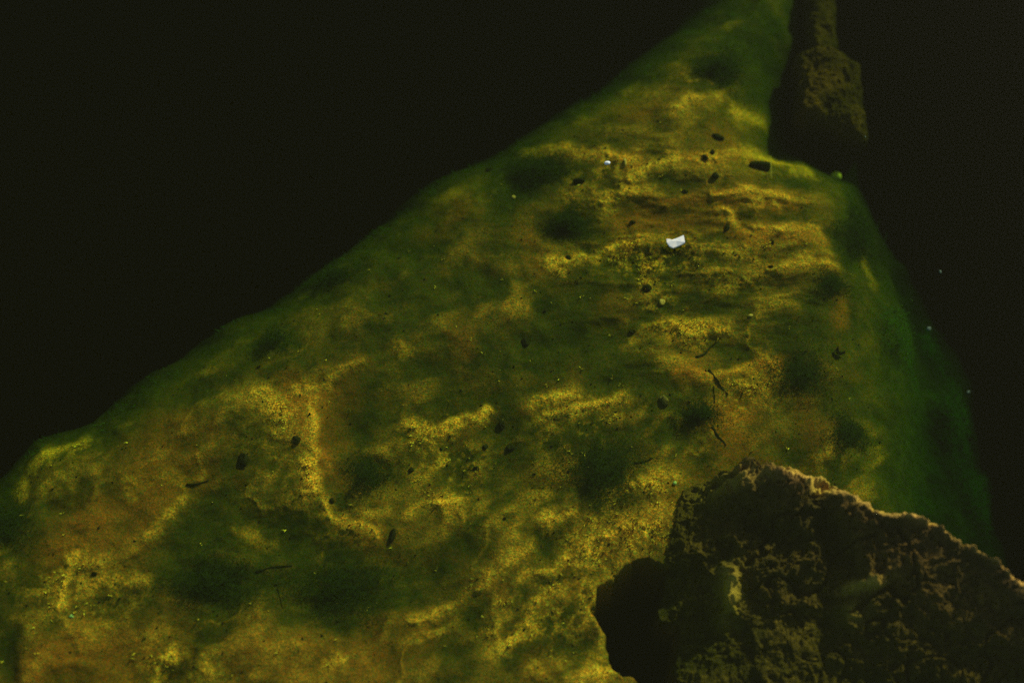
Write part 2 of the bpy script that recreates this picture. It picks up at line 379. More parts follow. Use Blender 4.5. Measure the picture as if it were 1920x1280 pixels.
    edge_n = 16 * fbm(x, y, .16, 381, 2)
    green = np.clip(1 - sstep(-30, 95, sd + edge_n), 0, 1) * .9  # green halo of lit water, painted along the rim
    for (gx, gy, grx, gry, gs) in GREEN: green = np.maximum(green, gs * blob(px, py, gx, gy, grx, gry))
    rust = np.zeros(px.shape)
    for (pts, w, q) in RUST: rust = np.maximum(rust, q * np.exp(-(line_d(px, py, pts) / (w * 1.3)) ** 2))
    rust = np.clip(rust + .45 * np.clip(fbm(x, y, .09, 391, 4) * 1.4 - .1, 0, 1), 0, 1) * (1 - green)
    deep = np.where(px0 < -99999, 0.0, 1 - sstep(-55, 44, sd + edge_n))  # shade beyond the rim, put into the colour as a dark fade
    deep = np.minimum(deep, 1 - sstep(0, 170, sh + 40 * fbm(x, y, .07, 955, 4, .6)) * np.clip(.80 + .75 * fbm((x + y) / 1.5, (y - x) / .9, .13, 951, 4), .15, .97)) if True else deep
    pale = np.clip(bright * 0.95 + .40 * caustic_web + .8 * np.clip(stk - .22, 0, 1) * (1 - dark) + speck * 0.9 * sstep(-.12, .30, fbm(x, y, 0.022, 331, 4, .7)), 0, 1) * onp  # pale silt, with caustic bright bands put into its colour
    mud_shade = np.maximum(np.maximum(deep, np.clip((-z - 0.75) / 0.9, 0, 1)), pit_shade * (px0 < 1500))  # muddy depths together with the painted shade of rim and pit
    mud_shade = np.maximum(mud_shade, far)
    return z, np.clip(algae, 0, 1), pale, mud_shade, green, rust, np.clip(dark * (.95 + .6 * fbm(x, y, .06, 961, 3)), 0, 1) * onp, speck * onp * (1 - pit_shade), px0, py0, sd

def axis(lo, hi, step, far):
    a = np.arange(lo, hi, step)
    r = [hi]; s = step
    while r[-1] < far: s *= 1.22; r.append(r[-1] + s)
    l = [lo - step]; s = step
    while l[-1] > -far: s *= 1.22; l.append(l[-1] - s)
    return np.concatenate([l[::-1], a, r])

def grid_faces(nx, ny):
    i = np.arange(nx * ny).reshape(ny, nx)
    return np.stack([i[:-1, :-1], i[:-1, 1:], i[1:, 1:], i[1:, :-1]], -1).reshape(-1, 4)

xs = axis(-1.36, 1.40, 0.0024, 60.0)
ys = axis(-0.98, 1.10, 0.0026, 60.0)
X, Y = np.meshgrid(xs, ys)
Z, AL, PALE, MUD_SHADE, GRN, RUS, DIM, SP, PX0, PY0, SD = bed_fields(X, Y)
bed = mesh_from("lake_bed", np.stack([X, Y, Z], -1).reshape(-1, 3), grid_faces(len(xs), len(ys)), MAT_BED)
add_attr(bed, "algae", AL); add_attr(bed, "pale", PALE); add_attr(bed, "mud_shade", MUD_SHADE); add_attr(bed, "green", GRN); add_attr(bed, "rust", RUS); add_attr(bed, "dim", DIM)
tag(bed, "yellow brown silt shelf with green algae dropping into dark deep water", "lake bed", kind="structure")

def bed_z(x, y):
    i = int(np.clip(np.searchsorted(xs, x), 1, len(xs) - 1)); j = int(np.clip(np.searchsorted(ys, y), 1, len(ys) - 1))
    return float(Z[j, i])

def on_bed(px, py):
    z = 0.0
    for _ in range(6):
        p = at(px, py, z); z = 0.5 * z + 0.5 * bed_z(p[0], p[1])
    p = at(px, py, z)
    return np.array([p[0], p[1], bed_z(p[0], p[1])])

# ------------------------------------------------------------------ algae filaments standing on the silt
def tufts():
    prob = np.clip(SP - 0.15, 0, 1) ** 1.3 * 0.30 * sstep(-.2, .4, fbm(X, Y, .03, 801, 3)) + 0.0006 * (SD > 60)
    inner = (X > -1.36) & (X < 1.38) & (Y > -0.97) & (Y < 1.08) & (MUD_SHADE < .05)
    pick = (rng.random(X.shape) < prob) & inner
    bx, by, bz = X[pick], Y[pick], Z[pick]
    n = len(bx)
    V = []; F = []
    for k in range(3):
        ang = rng.uniform(0, 2 * np.pi, n); lean = rng.uniform(.2, 1.1, n)
        h = rng.uniform(.004, .012, n); w = rng.uniform(.0006, .0014, n)
        ox = bx + rng.normal(0, .002, n); oy = by + rng.normal(0, .002, n)
        dx, dy = np.cos(ang), np.sin(ang)
        q = np.stack([np.stack([ox - dy * w, oy + dx * w, bz - .001], -1), np.stack([ox + dy * w, oy - dx * w, bz - .001], -1),
                      np.stack([ox + dx * h * lean * .5 + dy * w * .7, oy + dy * h * lean * .5 - dx * w * .7, bz + h * .7], -1),
                      np.stack([ox + dx * h * lean, oy + dy * h * lean, bz + h], -1)], 1)
        base = len(V) * n * 4
        V.append(q.reshape(-1, 3)); F.append(np.arange(n * 4).reshape(n, 4) + base)
    o = mesh_from("algae_tufts", np.concatenate(V), np.concatenate(F), MAT_TUFT, smooth=False)
    tag(o, "short yellow algae filaments growing in patches on the silt", "algae", kind="stuff")
tufts()

MAT_WEED = simple("green_weed", (0.020, 0.040, 0.010), (0.050, 0.085, 0.018), 40, 0.9)
def weed():
    left = np.exp(-((SD + 2) / 30) ** 2) * (PX0 < 1500)
    right = (DEEPW * (PX0 > 1560))
    prob = (left * .030 + right * .022) * sstep(-.25, .35, fbm(X, Y, .06, 971, 3)) * (np.abs(X) < 1.34) * (np.abs(Y) < 1.1)
    pick = rng.random(X.shape) < prob
    bx, by, bz = X[pick], Y[pick], Z[pick]; n = len(bx)
    ang = 3.5 * fbm(bx, by, .12, 981, 2) + rng.normal(1.9, .5, n)
    L = rng.uniform(.010, .040, n) * np.where(PX0[pick] < 1500, .5, 1.0); w = rng.uniform(.0006, .0014, n); rise = rng.uniform(.1, .7, n); curl = rng.normal(0, 1.2, n)
    V = []
    K = 5
    x, y, z = bx.copy(), by.copy(), bz - .002
    for k in range(K):
        a = ang + curl * k / K
        ww = w * (1 - .8 * k / (K - 1))
        V.append(np.stack([x - np.sin(a) * ww, y + np.cos(a) * ww, z], -1)); V.append(np.stack([x + np.sin(a) * ww, y - np.cos(a) * ww, z], -1))
        x = x + np.cos(a) * L / K; y = y + np.sin(a) * L / K; z = z + rise * L / K
    V = np.stack(V, 1).reshape(-1, 3)
    base = np.arange(n)[:, None, None] * (2 * K)
    f = np.array([[2 * k, 2 * k + 1, 2 * k + 3, 2 * k + 2] for k in range(K - 1)])[None]
    o = mesh_from("green_weed", V, (base + f).reshape(-1, 4), MAT_WEED)
    tag(o, "feathery dim green weed along the rim and the right hand slope", "weed", kind="stuff")
DEEPW = (1 - MUD_SHADE) * np.clip(-SD / 60, 0, 1)
weed()

MAT_CLUMP = simple("dark_algae", (0.008, 0.013, 0.003), (0.020, 0.030, 0.006), 60, 0.95)
def clump(px, py, rx, ry, n, label, mat=None, name="algae_clump", deg=0.0, hh=.022):
    """fluffy puff of fine filaments resting on the bed"""
    g = np.random.default_rng(int(px * 7 + py))
    p = on_bed(px, py)
    u = g.normal(0, .5, n); v = g.normal(0, .5, n)
    lob = 1 + .35 * np.sin(3 * np.arctan2(v, u) + px) + .2 * np.sin(5 * np.arctan2(v, u) + py)
    a = math.radians(deg)
    X1 = u * lob * rx * PX; Y1 = v * lob * ry * PX * 1.08
    bx = X1 * math.cos(a) - Y1 * math.sin(a); by = X1 * math.sin(a) + Y1 * math.cos(a)
    j = np.clip(np.searchsorted(ys, p[1] + by), 1, len(ys) - 1); i = np.clip(np.searchsorted(xs, p[0] + bx), 1, len(xs) - 1)
    bz = Z[j, i] - p[2] + np.abs(g.normal(0, hh, n)) * np.exp(-(u * u + v * v)) + .001
    ang = g.uniform(0, 6.283, n); L = g.uniform(.004, .012, n); w = g.uniform(.0004, .0009, n); rise = g.uniform(-.2, .8, n); curl = g.normal(0, 1.5, n)
    V = []; K = 4; x, y, z = bx, by, bz
    for k in range(K):
        t_ = ang + curl * k / K; ww = w * (1 - .7 * k / (K - 1))
        V.append(np.stack([x - np.sin(t_) * ww, y + np.cos(t_) * ww, z], -1)); V.append(np.stack([x + np.sin(t_) * ww, y - np.cos(t_) * ww, z], -1))
        x = x + np.cos(t_) * L / K; y = y + np.sin(t_) * L / K; z = z + rise * L / K
    V = np.stack(V, 1).reshape(-1, 3)
    f = np.array([[2 * k, 2 * k + 1, 2 * k + 3, 2 * k + 2] for k in range(K - 1)])[None] + np.arange(n)[:, None, None] * (2 * K)
    o = mesh_from(name, V, f.reshape(-1, 4), mat or MAT_CLUMP)
    o.location = tuple(p)
    tag(o, label, "algae", "fluffy algae clumps on the silt")
for args in [(1000, 325, 52, 40, 5200, "large fluffy dark green algae clump below the upper left rim, level with the ledges"),
             (1066, 422, 38, 26, 3000, "dark algae clump just above the left end of the tufted yellow band"),
             (1350, 128, 52, 32, 3200, "dark algae clump high on the narrow upper end of the shelf"),
             (1612, 445, 40, 58, 4600, "tall dark algae clump against the right rim, right of the shell fragment"),
             (400, 1092, 66, 36, 4600, "darkest broad algae clump in the lower left"),
             (622, 520, 54, 24, 2400, "thin dark algae clump near the middle of the long left rim"),
             (1592, 815, 36, 30, 2400, "dark algae clump behind the crest of the large rock"),
             (1130, 885, 66, 52, 4200, "wide dark algae clump left of the large rock's upper corner"),
             (692, 892, 38, 34, 1800, "small dark algae clump inside the curve of the bright ridge"),
             (1310, 778, 36, 20, 1600, "small dark algae clump wrapped around the stone above the large rock"),
             (640, 1105, 80, 44, 3600, "long dim algae clump low in the middle, right of the darkest one"),
             (512, 640, 36, 28, 1300, "small dim algae clump on the left, above the bright curved ridge"),
             (1560, 536, 30, 22, 1300, "small dim algae clump right of the yellow tufts"),
             (1500, 705, 54, 44, 2400, "dim algae clump on the smooth silt above the large rock's right part"),
             (15, 985, 40, 50, 2600, "dark algae clump cut by the left edge of the picture")]:
    clump(*args)
for args in [(1790, 800, 40, 80, 2600, "tall wispy bright green weed clump low on the right hand slope"),
             (1690, 640, 40, 70, 1800, "wispy green weed clump at the top of the right hand slope"),
             (1745, 650, 26, 40, 700, "small wispy green weed clump under the pale flake at the right"),
             (1830, 930, 40, 70, 1800, "lowest wispy green weed clump, beside the large rock's crest")]:
    clump(*args, mat=MAT_WEED, name="weed_clump", deg=20, hh=.05)
clump(235, 655, 34, 40, 420, "faint green wisp of weed trailing off the left rim", mat=MAT_WEED, name="weed_clump", hh=.05)

# ------------------------------------------------------------------ rocks
def rock(name, outline, crest, hfun, step, seed, label, cat, base=-1.6, warp=7, fr=0.6, zref=0.1, floor=None, taper=0.0, mat=None):
    P = np.array([at(px, py, zref) for px, py in outline])
    x0, x1 = P[:, 0].min() - .06, P[:, 0].max() + .06
    y0, y1 = P[:, 1].min() - .06, P[:, 1].max() + .06
    gx = np.arange(x0, x1, step); gy = np.arange(y0, y1, step)
    A, B = np.meshgrid(gx, gy)
    px, py = project(A, B, zref)
    px = px + warp * fbm(A, B, .05, seed, 4, .6); py = py + warp * fbm(A, B, .05, seed + 10, 4, .6)
    sd = poly_sd(px, py, outline)
    z = hfun(A, B, px, py, sd)
    if floor is not None:
        zb = bed_fields(A, B)[0]
        lo = np.maximum(zb, -.02) + floor * (.1 + .9 * sstep(0, 90, sd)) + .03 * fbm(A, B, .11, seed + 40, 4) + .016 * fbm(A, B, .022, seed + 50, 4, .8)
        z = np.logaddexp(z / .012, lo / .012) * .012
    z = np.where(sd < 0, z - np.minimum(-sd * PX * 14, 3.0), z)
    z = np.maximum(z, base)
    keep = sd > -90
    idx = np.full(A.shape, -1); idx[keep] = np.arange(keep.sum())
    # lateral roughness so the faces are not a plain height field
    A2 = A + .010 * fbm(A + z * .7, B - z * .5, .035, seed + 20, 3); B2 = B + .010 * fbm(A - z * .6, B + z * .8, .035, seed + 30, 3)
    if taper:
        tq = taper * np.clip((z[sd > 8].mean() - .05 - z) / .45, 0, 1)
        mx_, my_ = A[sd > 0].mean(), B[sd > 0].mean()
        A2 = A2 + (mx_ - A2) * tq; B2 = B2 + (my_ + .05 - B2) * tq
    f = grid_faces(len(gx), len(gy))
    fi = idx.ravel()[f]; f = fi[(fi >= 0).all(1)]
    top = np.stack([A2, B2, z], -1)[keep]
    # closed underside
    bot = np.stack([A2, B2, np.full(A.shape, base - .05)], -1)[keep]
    n = len(top)
    e = np.concatenate([f[:, [0, 1]], f[:, [1, 2]], f[:, [2, 3]], f[:, [3, 0]]])
    key = e[:, 0].astype(np.int64) * n + e[:, 1]; rkey = e[:, 1].astype(np.int64) * n + e[:, 0]
    be = e[~np.isin(key, rkey)]
    side = np.stack([be[:, 1], be[:, 0], be[:, 0] + n, be[:, 1] + n], -1)
    o = mesh_from(name, np.concatenate([top, bot]), np.concatenate([f, f[:, ::-1] + n, side]), mat or MAT_ROCK)
    cr = np.zeros(A.shape)
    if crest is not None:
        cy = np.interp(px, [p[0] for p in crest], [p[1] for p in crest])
        cr = (1 - sstep(-6, 10, py - cy)) * sstep(1430, 1500, px) + .9 * blob(px, py, 1380, 1085, 22, 45) + .9 * blob(px, py, 1630, 1085, 40, 12) + .6 * blob(px, py, 1385, 890, 60, 22) + .5 * blob(px, py, 1610, 1135, 24, 20)  # sunlight on crest and knobs, put into the colour
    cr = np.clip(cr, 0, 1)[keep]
    wall_dark = (1 - sstep(-12, 4, sd)) if taper else 0 * A  # side walls painted dark to merge with the black around them
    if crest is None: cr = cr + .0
    add_attr(o, "sun_rim", np.concatenate([cr, cr * 0]))
    wall_dark = wall_dark[keep]; add_attr(o, "wall_dark", np.concatenate([wall_dark, wall_dark]))
    return tag(o, label, cat)

BIG = [(1292, 872), (1330, 862), (1375, 866), (1405, 848), (1455, 868), (1500, 885), (1545, 893), (1590, 930), (1650, 955), (1710, 965), (1765, 992), (1800, 1015),
       (1840, 1045), (1880, 1080), (1930, 1118), (2010, 1200), (2150, 1330), (2150, 1500), (1290, 1500), (1282, 1300), (1276, 1210), (1288, 1135), (1252, 1118), (1244, 1098), (1262, 1060), (1262, 1005), (1276, 950), (1286, 900)]
CREST = [(1300, 885), (1400, 868), (1500, 902), (1560, 925), (1640, 968), (1710, 985), (1790, 1018), (1850, 1060), (1930, 1130), (2150, 1345)]
def h_big(x, y, px, py, sd):
    cy = np.interp(px, [p[0] for p in CREST], [p[1] for p in CREST])
    d = (py - cy) * PX                       # + in front of the crest (towards the viewer)
    z = np.where(d > 0, .185 - .42 * d, .185 + 1.8 * d)
    z = z - .14 * (1 - sstep(0, 130, sd)) * (1 - sstep(1300, 1420, px)) - .05 * (1 - sstep(1280, 1480, px))
    z = z + .022 * fbm(x, y, .16, 401, 4) + .022 * np.abs(fbm(x, y, .06, 411, 4, .65)) + .012 * fbm(x, y, .018, 421, 3, .7)
    # terraces in the face
    q = .05; fz = z / q + .6 * fbm(x, y, .12, 431, 2)
    z = z + .026 * fbm(x, y, .040, 441, 4, .75) - .028 * np.clip(1 - np.abs(fbm(x * .8 + y * .5, y * .8 - x * .5, .13, 461, 3)) / .09, 0, 1) ** 2 + .010 * fbm(x, y, .010, 451, 3, .8)
    z = z - q * .35 * np.sin(2 * np.pi * fz) / (2 * np.pi) * 2.2
    # gully below the notch in the crest
    gl = line_d(px, py, [(1535, 935), (1560, 1000), (1590, 1060), (1560, 1140)])
    z = z - .05 * np.exp(-(gl / 30) ** 2)
    gl = line_d(px, py, [(1300, 940), (1420, 960), (1490, 1010)])
    z = z - .06 * np.exp(-(gl / 30) ** 2)
    kn = np.maximum(blob(px, py, 1382, 1085, 18, 42, 0), .7 * blob(px, py, 1625, 1080, 34, 10, 0))
    z = z + .055 * kn + .02 * blob(px, py, 1610, 1135, 18, 18)
    return z
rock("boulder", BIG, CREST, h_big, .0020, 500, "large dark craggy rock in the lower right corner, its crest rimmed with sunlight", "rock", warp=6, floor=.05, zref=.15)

MAT_ROCK2 = MAT_ROCK.copy(); MAT_ROCK2.name = "brown_rock"
for nd in MAT_ROCK2.node_tree.nodes:
    if nd.type == 'MIX':
        for k in (6, 7):
            if not nd.inputs[k].is_linked:
                v = nd.inputs[k].default_value; nd.inputs[k].default_value = (v[0] * 1.15, v[1] * .85, v[2] * 1.2, 1)
UP = [(1498, 72), (1540, 62), (1590, 70), (1620, 84), (1636, 120), (1640, 170), (1650, 212), (1640, 236), (1605, 222), (1565, 206), (1515, 200), (1498, 190), (1506, 150), (1508, 120), (1494, 95)]
def h_up(x, y, px, py, sd):
    z = -.03 - .05 * sstep(1600, 1660, px) - .03 * sstep(1540, 1590, px + .3 * (py - 150)) + .026 * fbm(x, y, .07, 601, 4) + .014 * fbm(x, y, .02, 611, 4, .8)
    return z - .03 * (1 - sstep(0, 14, sd))
rock("boulder", UP, None, h_up, .0028, 620, "small dark blocky rock at the top right with deep black water around it", "rock", base=-.55, warp=5, zref=.0, taper=.6, mat=MAT_ROCK2)
UP2 = [(1512, -60), (1560, -70), (1578, -10), (1576, 30), (1582, 74), (1560, 90), (1528, 86), (1520, 60), (1516, 20)]
def h_up2(x, y, px, py, sd):
    return -.08 + .03 * fbm(x, y, .08, 701, 4) + .010 * fbm(x, y, .02, 711, 3, .7) - .03 * (1 - sstep(0, 14, sd))
rock("boulder", UP2, None, h_up2, .0028, 720, "narrow dark rock cut by the top edge of the picture", "rock", base=-.55, warp=5, zref=-.05, taper=.6, mat=MAT_ROCK2)

# ------------------------------------------------------------------ small stones, shell, twigs
def stone(name, px, py, rx, ry, hz, mat, label, cat, deg=0, seed=0, group=None, sink=.35, rough=.28, afloat=False):
    """lumpy closed stone; rx, ry in photo pixels, hz its height in metres"""
    r = np.random.default_rng(seed + 9000)
    nu, nv = 28, 16
    u = np.linspace(0, 2 * np.pi, nu, endpoint=False); v = np.linspace(0, np.pi, nv + 2)[1:-1]
    U, Vv = np.meshgrid(u, v)
    dx, dy, dz = np.sin(Vv) * np.cos(U), np.sin(Vv) * np.sin(U), np.cos(Vv)
    rad = np.ones(U.shape)
    for k in range(7):
        d = r.normal(size=3); d /= np.linalg.norm(d)
        dot = dx * d[0] + dy * d[1] + dz * d[2]
        rad -= rough * np.maximum(0, dot - r.uniform(.45, .75)) * 1.8
    rad += .05 * np.sin(5 * U + r.uniform(0, 6)) * np.sin(Vv) * np.sin(4 * Vv)
    a = math.radians(deg); sx, sy = rx * PX, ry * PX * 1.08
    x = dx * rad * sx; y = dy * rad * sy; z = dz * rad * hz / 2
    x, y = x * math.cos(a) - y * math.sin(a), x * math.sin(a) + y * math.cos(a)
    V = np.stack([x, y, z], -1).reshape(-1, 3).tolist()
    top = len(V); V.append([0, 0, hz / 2 * .92]); V.append([0, 0, -hz / 2 * .9])
    F = []
    for j in range(nv - 1):
        for i in range(nu):
            i2 = (i + 1) % nu
            F.append([j * nu + i, (j + 1) * nu + i, (j + 1) * nu + i2, j * nu + i2])
    me = bpy.data.meshes.new(name)
    tri = [[i, (i + 1) % nu, top] for i in range(nu)] + [[(nv - 1) * nu + (i + 1) % nu, (nv - 1) * nu + i, top + 1] for i in range(nu)]
    me.from_pydata(V, [], F + tri); me.update()
    me.polygons.foreach_set("use_smooth", np.ones(len(me.polygons), bool))
    me.materials.append(mat)
    o = bpy.data.objects.new(name, me); S.collection.objects.link(o)
    p = at(px, py, WATER_Z) if afloat else on_bed(px, py)
    o.location = (p[0], p[1], p[2] + hz * (.5 - sink))
    return tag(o, label, cat, group)

def tube(name, pts, r0, r1, mat, label, cat, lift=.001, jag=.0, group=None):
    """tapering twig along photo points (px, py, lift)"""
    C = []
    for q in pts:
        p = on_bed(q[0], q[1]); C.append([p[0], p[1], p[2] + lift + (q[2] if len(q) > 2 else 0)])
    C = np.array(C)
    # smooth resample
    tt = np.linspace(0, len(C) - 1, len(C) * 6 - 5)
    P = np.stack([np.interp(tt, range(len(C)), C[:, k]) for k in range(3)], -1)
    for _ in range(3): P[1:-1] = .25 * P[:-2] + .5 * P[1:-1] + .25 * P[2:]
    P += rng.normal(0, jag, P.shape)
    nS = 7; V = []; F = []
    for i, c in enumerate(P):
        d = P[min(i + 1, len(P) - 1)] - P[max(i - 1, 0)]; d /= np.linalg.norm(d) + 1e-9
        a = np.cross(d, [0, 0, 1.0]); a /= np.linalg.norm(a) + 1e-9; b = np.cross(d, a)
        f = i / (len(P) - 1); rr = (r0 * (1 - f) + r1 * f) * (1 + .15 * math.sin(i * 1.9))
        for k in range(nS):
            w = 2 * math.pi * k / nS
            V.append(c + rr * (a * math.cos(w) + b * math.sin(w)))
    for i in range(len(P) - 1):
        for k in range(nS):
            F.append([i * nS + k, i * nS + (k + 1) % nS, (i + 1) * nS + (k + 1) % nS, (i + 1) * nS + k])
    me = bpy.data.meshes.new(name)
    me.from_pydata([tuple(v) for v in V], [], F + [list(range(nS))[::-1], [(len(P) - 1) * nS + k for k in range(nS)]]); me.update()
    me.polygons.foreach_set("use_smooth", np.ones(len(me.polygons), bool))
    me.materials.append(mat)
    o = bpy.data.objects.new(name, me); S.collection.objects.link(o)
    return tag(o, label, cat, group)

# white shell fragment: a bent plate with a nicked left end
def shell():
    out = [(1249, 451), (1254, 450.5), (1260, 451.5), (1267, 449), (1275, 446), (1281.5, 443.5), (1282.5, 449), (1284, 457), (1278, 460), (1270, 463), (1262, 466), (1255, 463.5), (1250, 457)]
    c = at(1267, 456, WATER_Z + .004)
    pts = [at(x, y, c[2]) for x, y in out]
    V = []; n = len(pts)
    for dz in (0, .0045):
        for p in pts:
            bend = .006 * ((p[0] - c[0]) / .03) ** 2 + .05 * (p[1] - c[1])
            V.append((p[0], p[1], p[2] + dz + bend))
    m = np.mean(np.array(V[n:]), 0); m0 = np.mean(np.array(V[:n]), 0)
    V.append(tuple(m + [0, 0, .002])); V.append(tuple(m0))
    F = [[n + i, n + (i + 1) % n, 2 * n] for i in range(n)] + [[(i + 1) % n, i, 2 * n + 1] for i in range(n)]
    F4 = [[i, (i + 1) % n, n + (i + 1) % n, n + i] for i in range(n)]
    me = bpy.data.meshes.new("shell_fragment"); me.from_pydata(V, [], F + F4); me.update()
    me.materials.append(MAT_SHELL)
    o = bpy.data.objects.new("shell_fragment", me); S.collection.objects.link(o)
    tag(o, "bright white broken shell fragment floating over the yellow silt", "shell")
shell()

stone("pebble", 1569, 325, 12, 10, .034, MAT_YEL, "yellow green pebble at the right rim, just below the small rock", "pebble", 20, 1)
stone("shell_flake", 1139, 306, 6, 4, .006, MAT_SHELL, "small white flake above and left of the bright shell fragment", "flake", 10, 2, afloat=True)
stone("pebble", 1241, 567, 7, 6, .012, MAT_PEB, "pale grey pebble below the white shell fragment", "pebble", 0, 3)
stone("shell_flake", 1741, 616, 4.5, 4, .006, MAT_PEB2, "pale flake over the dim green slope at the right", "flake", 0, 4, afloat=True)
stone("shell_flake", 1763, 510, 2.6, 3.5, .004, MAT_PEB2, "faint pale flake in the dark, above the others at the right", "flake", 0, 5, afloat=True)
stone("shell_flake", 1622, 257, 1.8, 2, .003, MAT_PEB2, "tiny pale dot of a flake in black water below the small top rock", "flake", 0, 15, afloat=True)
stone("shell_flake", 1816, 735, 3, 3, .004, MAT_PEB2, "lowest faint flake at the right rim of the green slope", "flake", 0, 16, afloat=True)
stone("pebble", 1546, 300, 5, 7, .010, MAT_PEB, "narrow pale pebble just left of the yellow green rim pebble", "pebble", 30, 6)
stone("pebble", 1172, 304, 3, 9, .012, MAT_PEB, "slim upright pale pebble beside the small white flake", "pebble", 8, 7)
stone("pebble", 1265, 905, 4, 4, .008, MAT_SHELL, "tiny white pebble by the large dark rock's upper left corner", "pebble", 0, 8)
stone("pebble", 134, 1155, 5, 4, .008, MAT_SHELL, "tiny white pebble near the lower left corner of the lit silt", "pebble", 0, 9)
stone("pebble", 1407, 592, 6, 3, .007, MAT_PEB, "flat pale pebble right of the brightest yellow ridge", "pebble", 10, 10)
stone("pebble", 963, 370, 4, 4, .008, MAT_PEB, "small pale pebble below the dark green algae hollow", "pebble", 0, 11)
stone("stone", 1245, 752, 10, 13, .020, simple("grey_stone", (0.05, 0.03, 0.02), (0.26, 0.15, 0.09)), "grey green stone standing in a dark hollow above the large rock", "stone", 20, 12)

DS = [(1425, 314, 27, 15, .035, 0, "large dark rounded stone with a pale straw across it"), (1085, 339, 13, 8, .02, 5, "dark flat stone beside the green algae hollow"),
      (1340, 329, 9, 8, .016, 0, "dark stone left of the large rounded one"), (1322, 296, 6, 8, .014, 20, "dark pitted stone touching the orange ledge"),
      (1335, 286, 6, 5, .012, 0, "small dark stone on top of the orange ledge"), (918, 316, 8, 8, .014, 0, "dark round stone near the upper left edge of the shelf"),
      (1213, 541, 12, 7, .016, 30, "dark ragged stone below the white shell fragment"), (985, 640, 9, 11, .016, 0, "dark blurred stone alone on the smooth green silt"),
      (457, 862, 10, 15, .018, 20, "dark elongated stone on the left, beside the bright vertical ridge"), (735, 1002, 7, 14, .016, -10, "dark pointed stone low in the middle of the shelf"),
      (893, 878, 7, 6, .012, 30, "small dark stone at the right end of the speckled yellow patch"), (957, 840, 8, 9, .014, 0, "dark stone right of the speckled yellow patch"),
      (910, 838, 6, 6, .012, 0, "small dark stone above the right end of the speckled patch"), (940, 795, 7, 10, .014, 15, "dark stone highest of those near the speckled yellow patch"),
      (555, 825, 9, 8, .012, 0, "dark stone left of the bright vertical ridge top"), (1065, 484, 6, 5, .010, 0, "small black stone at the left end of the tufted band"),
      (1320, 777, 15, 10, .018, 0, "dark stone in the hollow above the large rock"), (1186, 418, 7, 5, .010, 0, "dark pebble sized stone between two ledges"),
      (1361, 428, 9, 6, .012, 40, "dark slanting stone under the curved ledge"), (623, 938, 5, 6, .010, 0, "tiny dark stone beside the curving bright ridge"),
      (1448, 452, 4, 8, .010, 25, "slim dark stone at the right end of the tufted band"), (177, 1075, 6, 4, .010, 0, "tiny dark stone on the left brown silt"),
      (1345, 258, 14, 7, .014, -20, "low dark stone above the orange ledge"), (1110, 1145, 5, 5, .010, 0, "tiny dark stone left of the black shadow pit"),
      (1445, 500, 6, 4, .010, 0, "dark stone lying right of the yellow tufts"), (1186, 622, 7, 5, .010, 0, "dark stone at the left end of the brightest yellow ridge"),
      (770, 882, 6, 6, .010, 0, "tiny dark stone at the left end of the speckled patch"), (1284, 360, 7, 4, .010, 0, "dark flat stone in the shaded band between ledges")]
for i, (a, b, rx, ry, hz, dg, lab) in enumerate(DS):
    stone("dark_stone", a, b, rx, ry, hz, MAT_DARK, lab, "stone", dg, 40 + i, "dark stones strewn on the lit silt", rough=.45)
tube("straw", [(1443, 300, .02), (1444, 320, .02), (1445, 341, .012)], .0009, .0007, MAT_STRAW, "thin pale straw standing across the dark rounded stone", "straw", lift=.004)
tube("twig", [(1305, 670), (1322, 664), (1332, 650), (1347, 640)], .0035, .0012, MAT_TWIG, "curved dark twig lying under the brightest yellow ridge", "twig", .0012)
tube("twig", [(1328, 693), (1345, 712), (1352, 725), (1366, 740)], .003, .0012, MAT_TWIG, "forked looking dark twig slanting down right of centre", "twig", .0012, .0006)
tube("twig", [(1338, 724), (1340, 755)], .0016, .001, MAT_TWIG, "short upright dark twig below the slanting one", "twig", .0012, .0004)
tube("twig", [(1335, 800), (1348, 820), (1362, 834)], .0034, .0014, MAT_TWIG, "dark twig just above the large rock's peak", "twig", .0012, .0005)
tube("twig", [(1190, 868), (1208, 866), (1224, 858)], .0028, .001, MAT_TWIG, "short curved dark twig in the green hollow left of the large rock", "twig", .0012)
tube("twig", [(521, 1103), (525, 1120), (530, 1140)], .0012, .0008, MAT_TWIG, "thin straight dark twig in the lower left", "twig", .0012)
tube("twig", [(480, 1072), (510, 1062), (548, 1060)], .0028, .001, MAT_TWIG, "bowed dark twig above the thin straight one in the lower left", "twig", .0012)
tube("twig", [(350, 908), (372, 907), (392, 900)], .0026, .001, MAT_TWIG, "faint dark twig on the left, below the elongated stone", "twig", .0012)
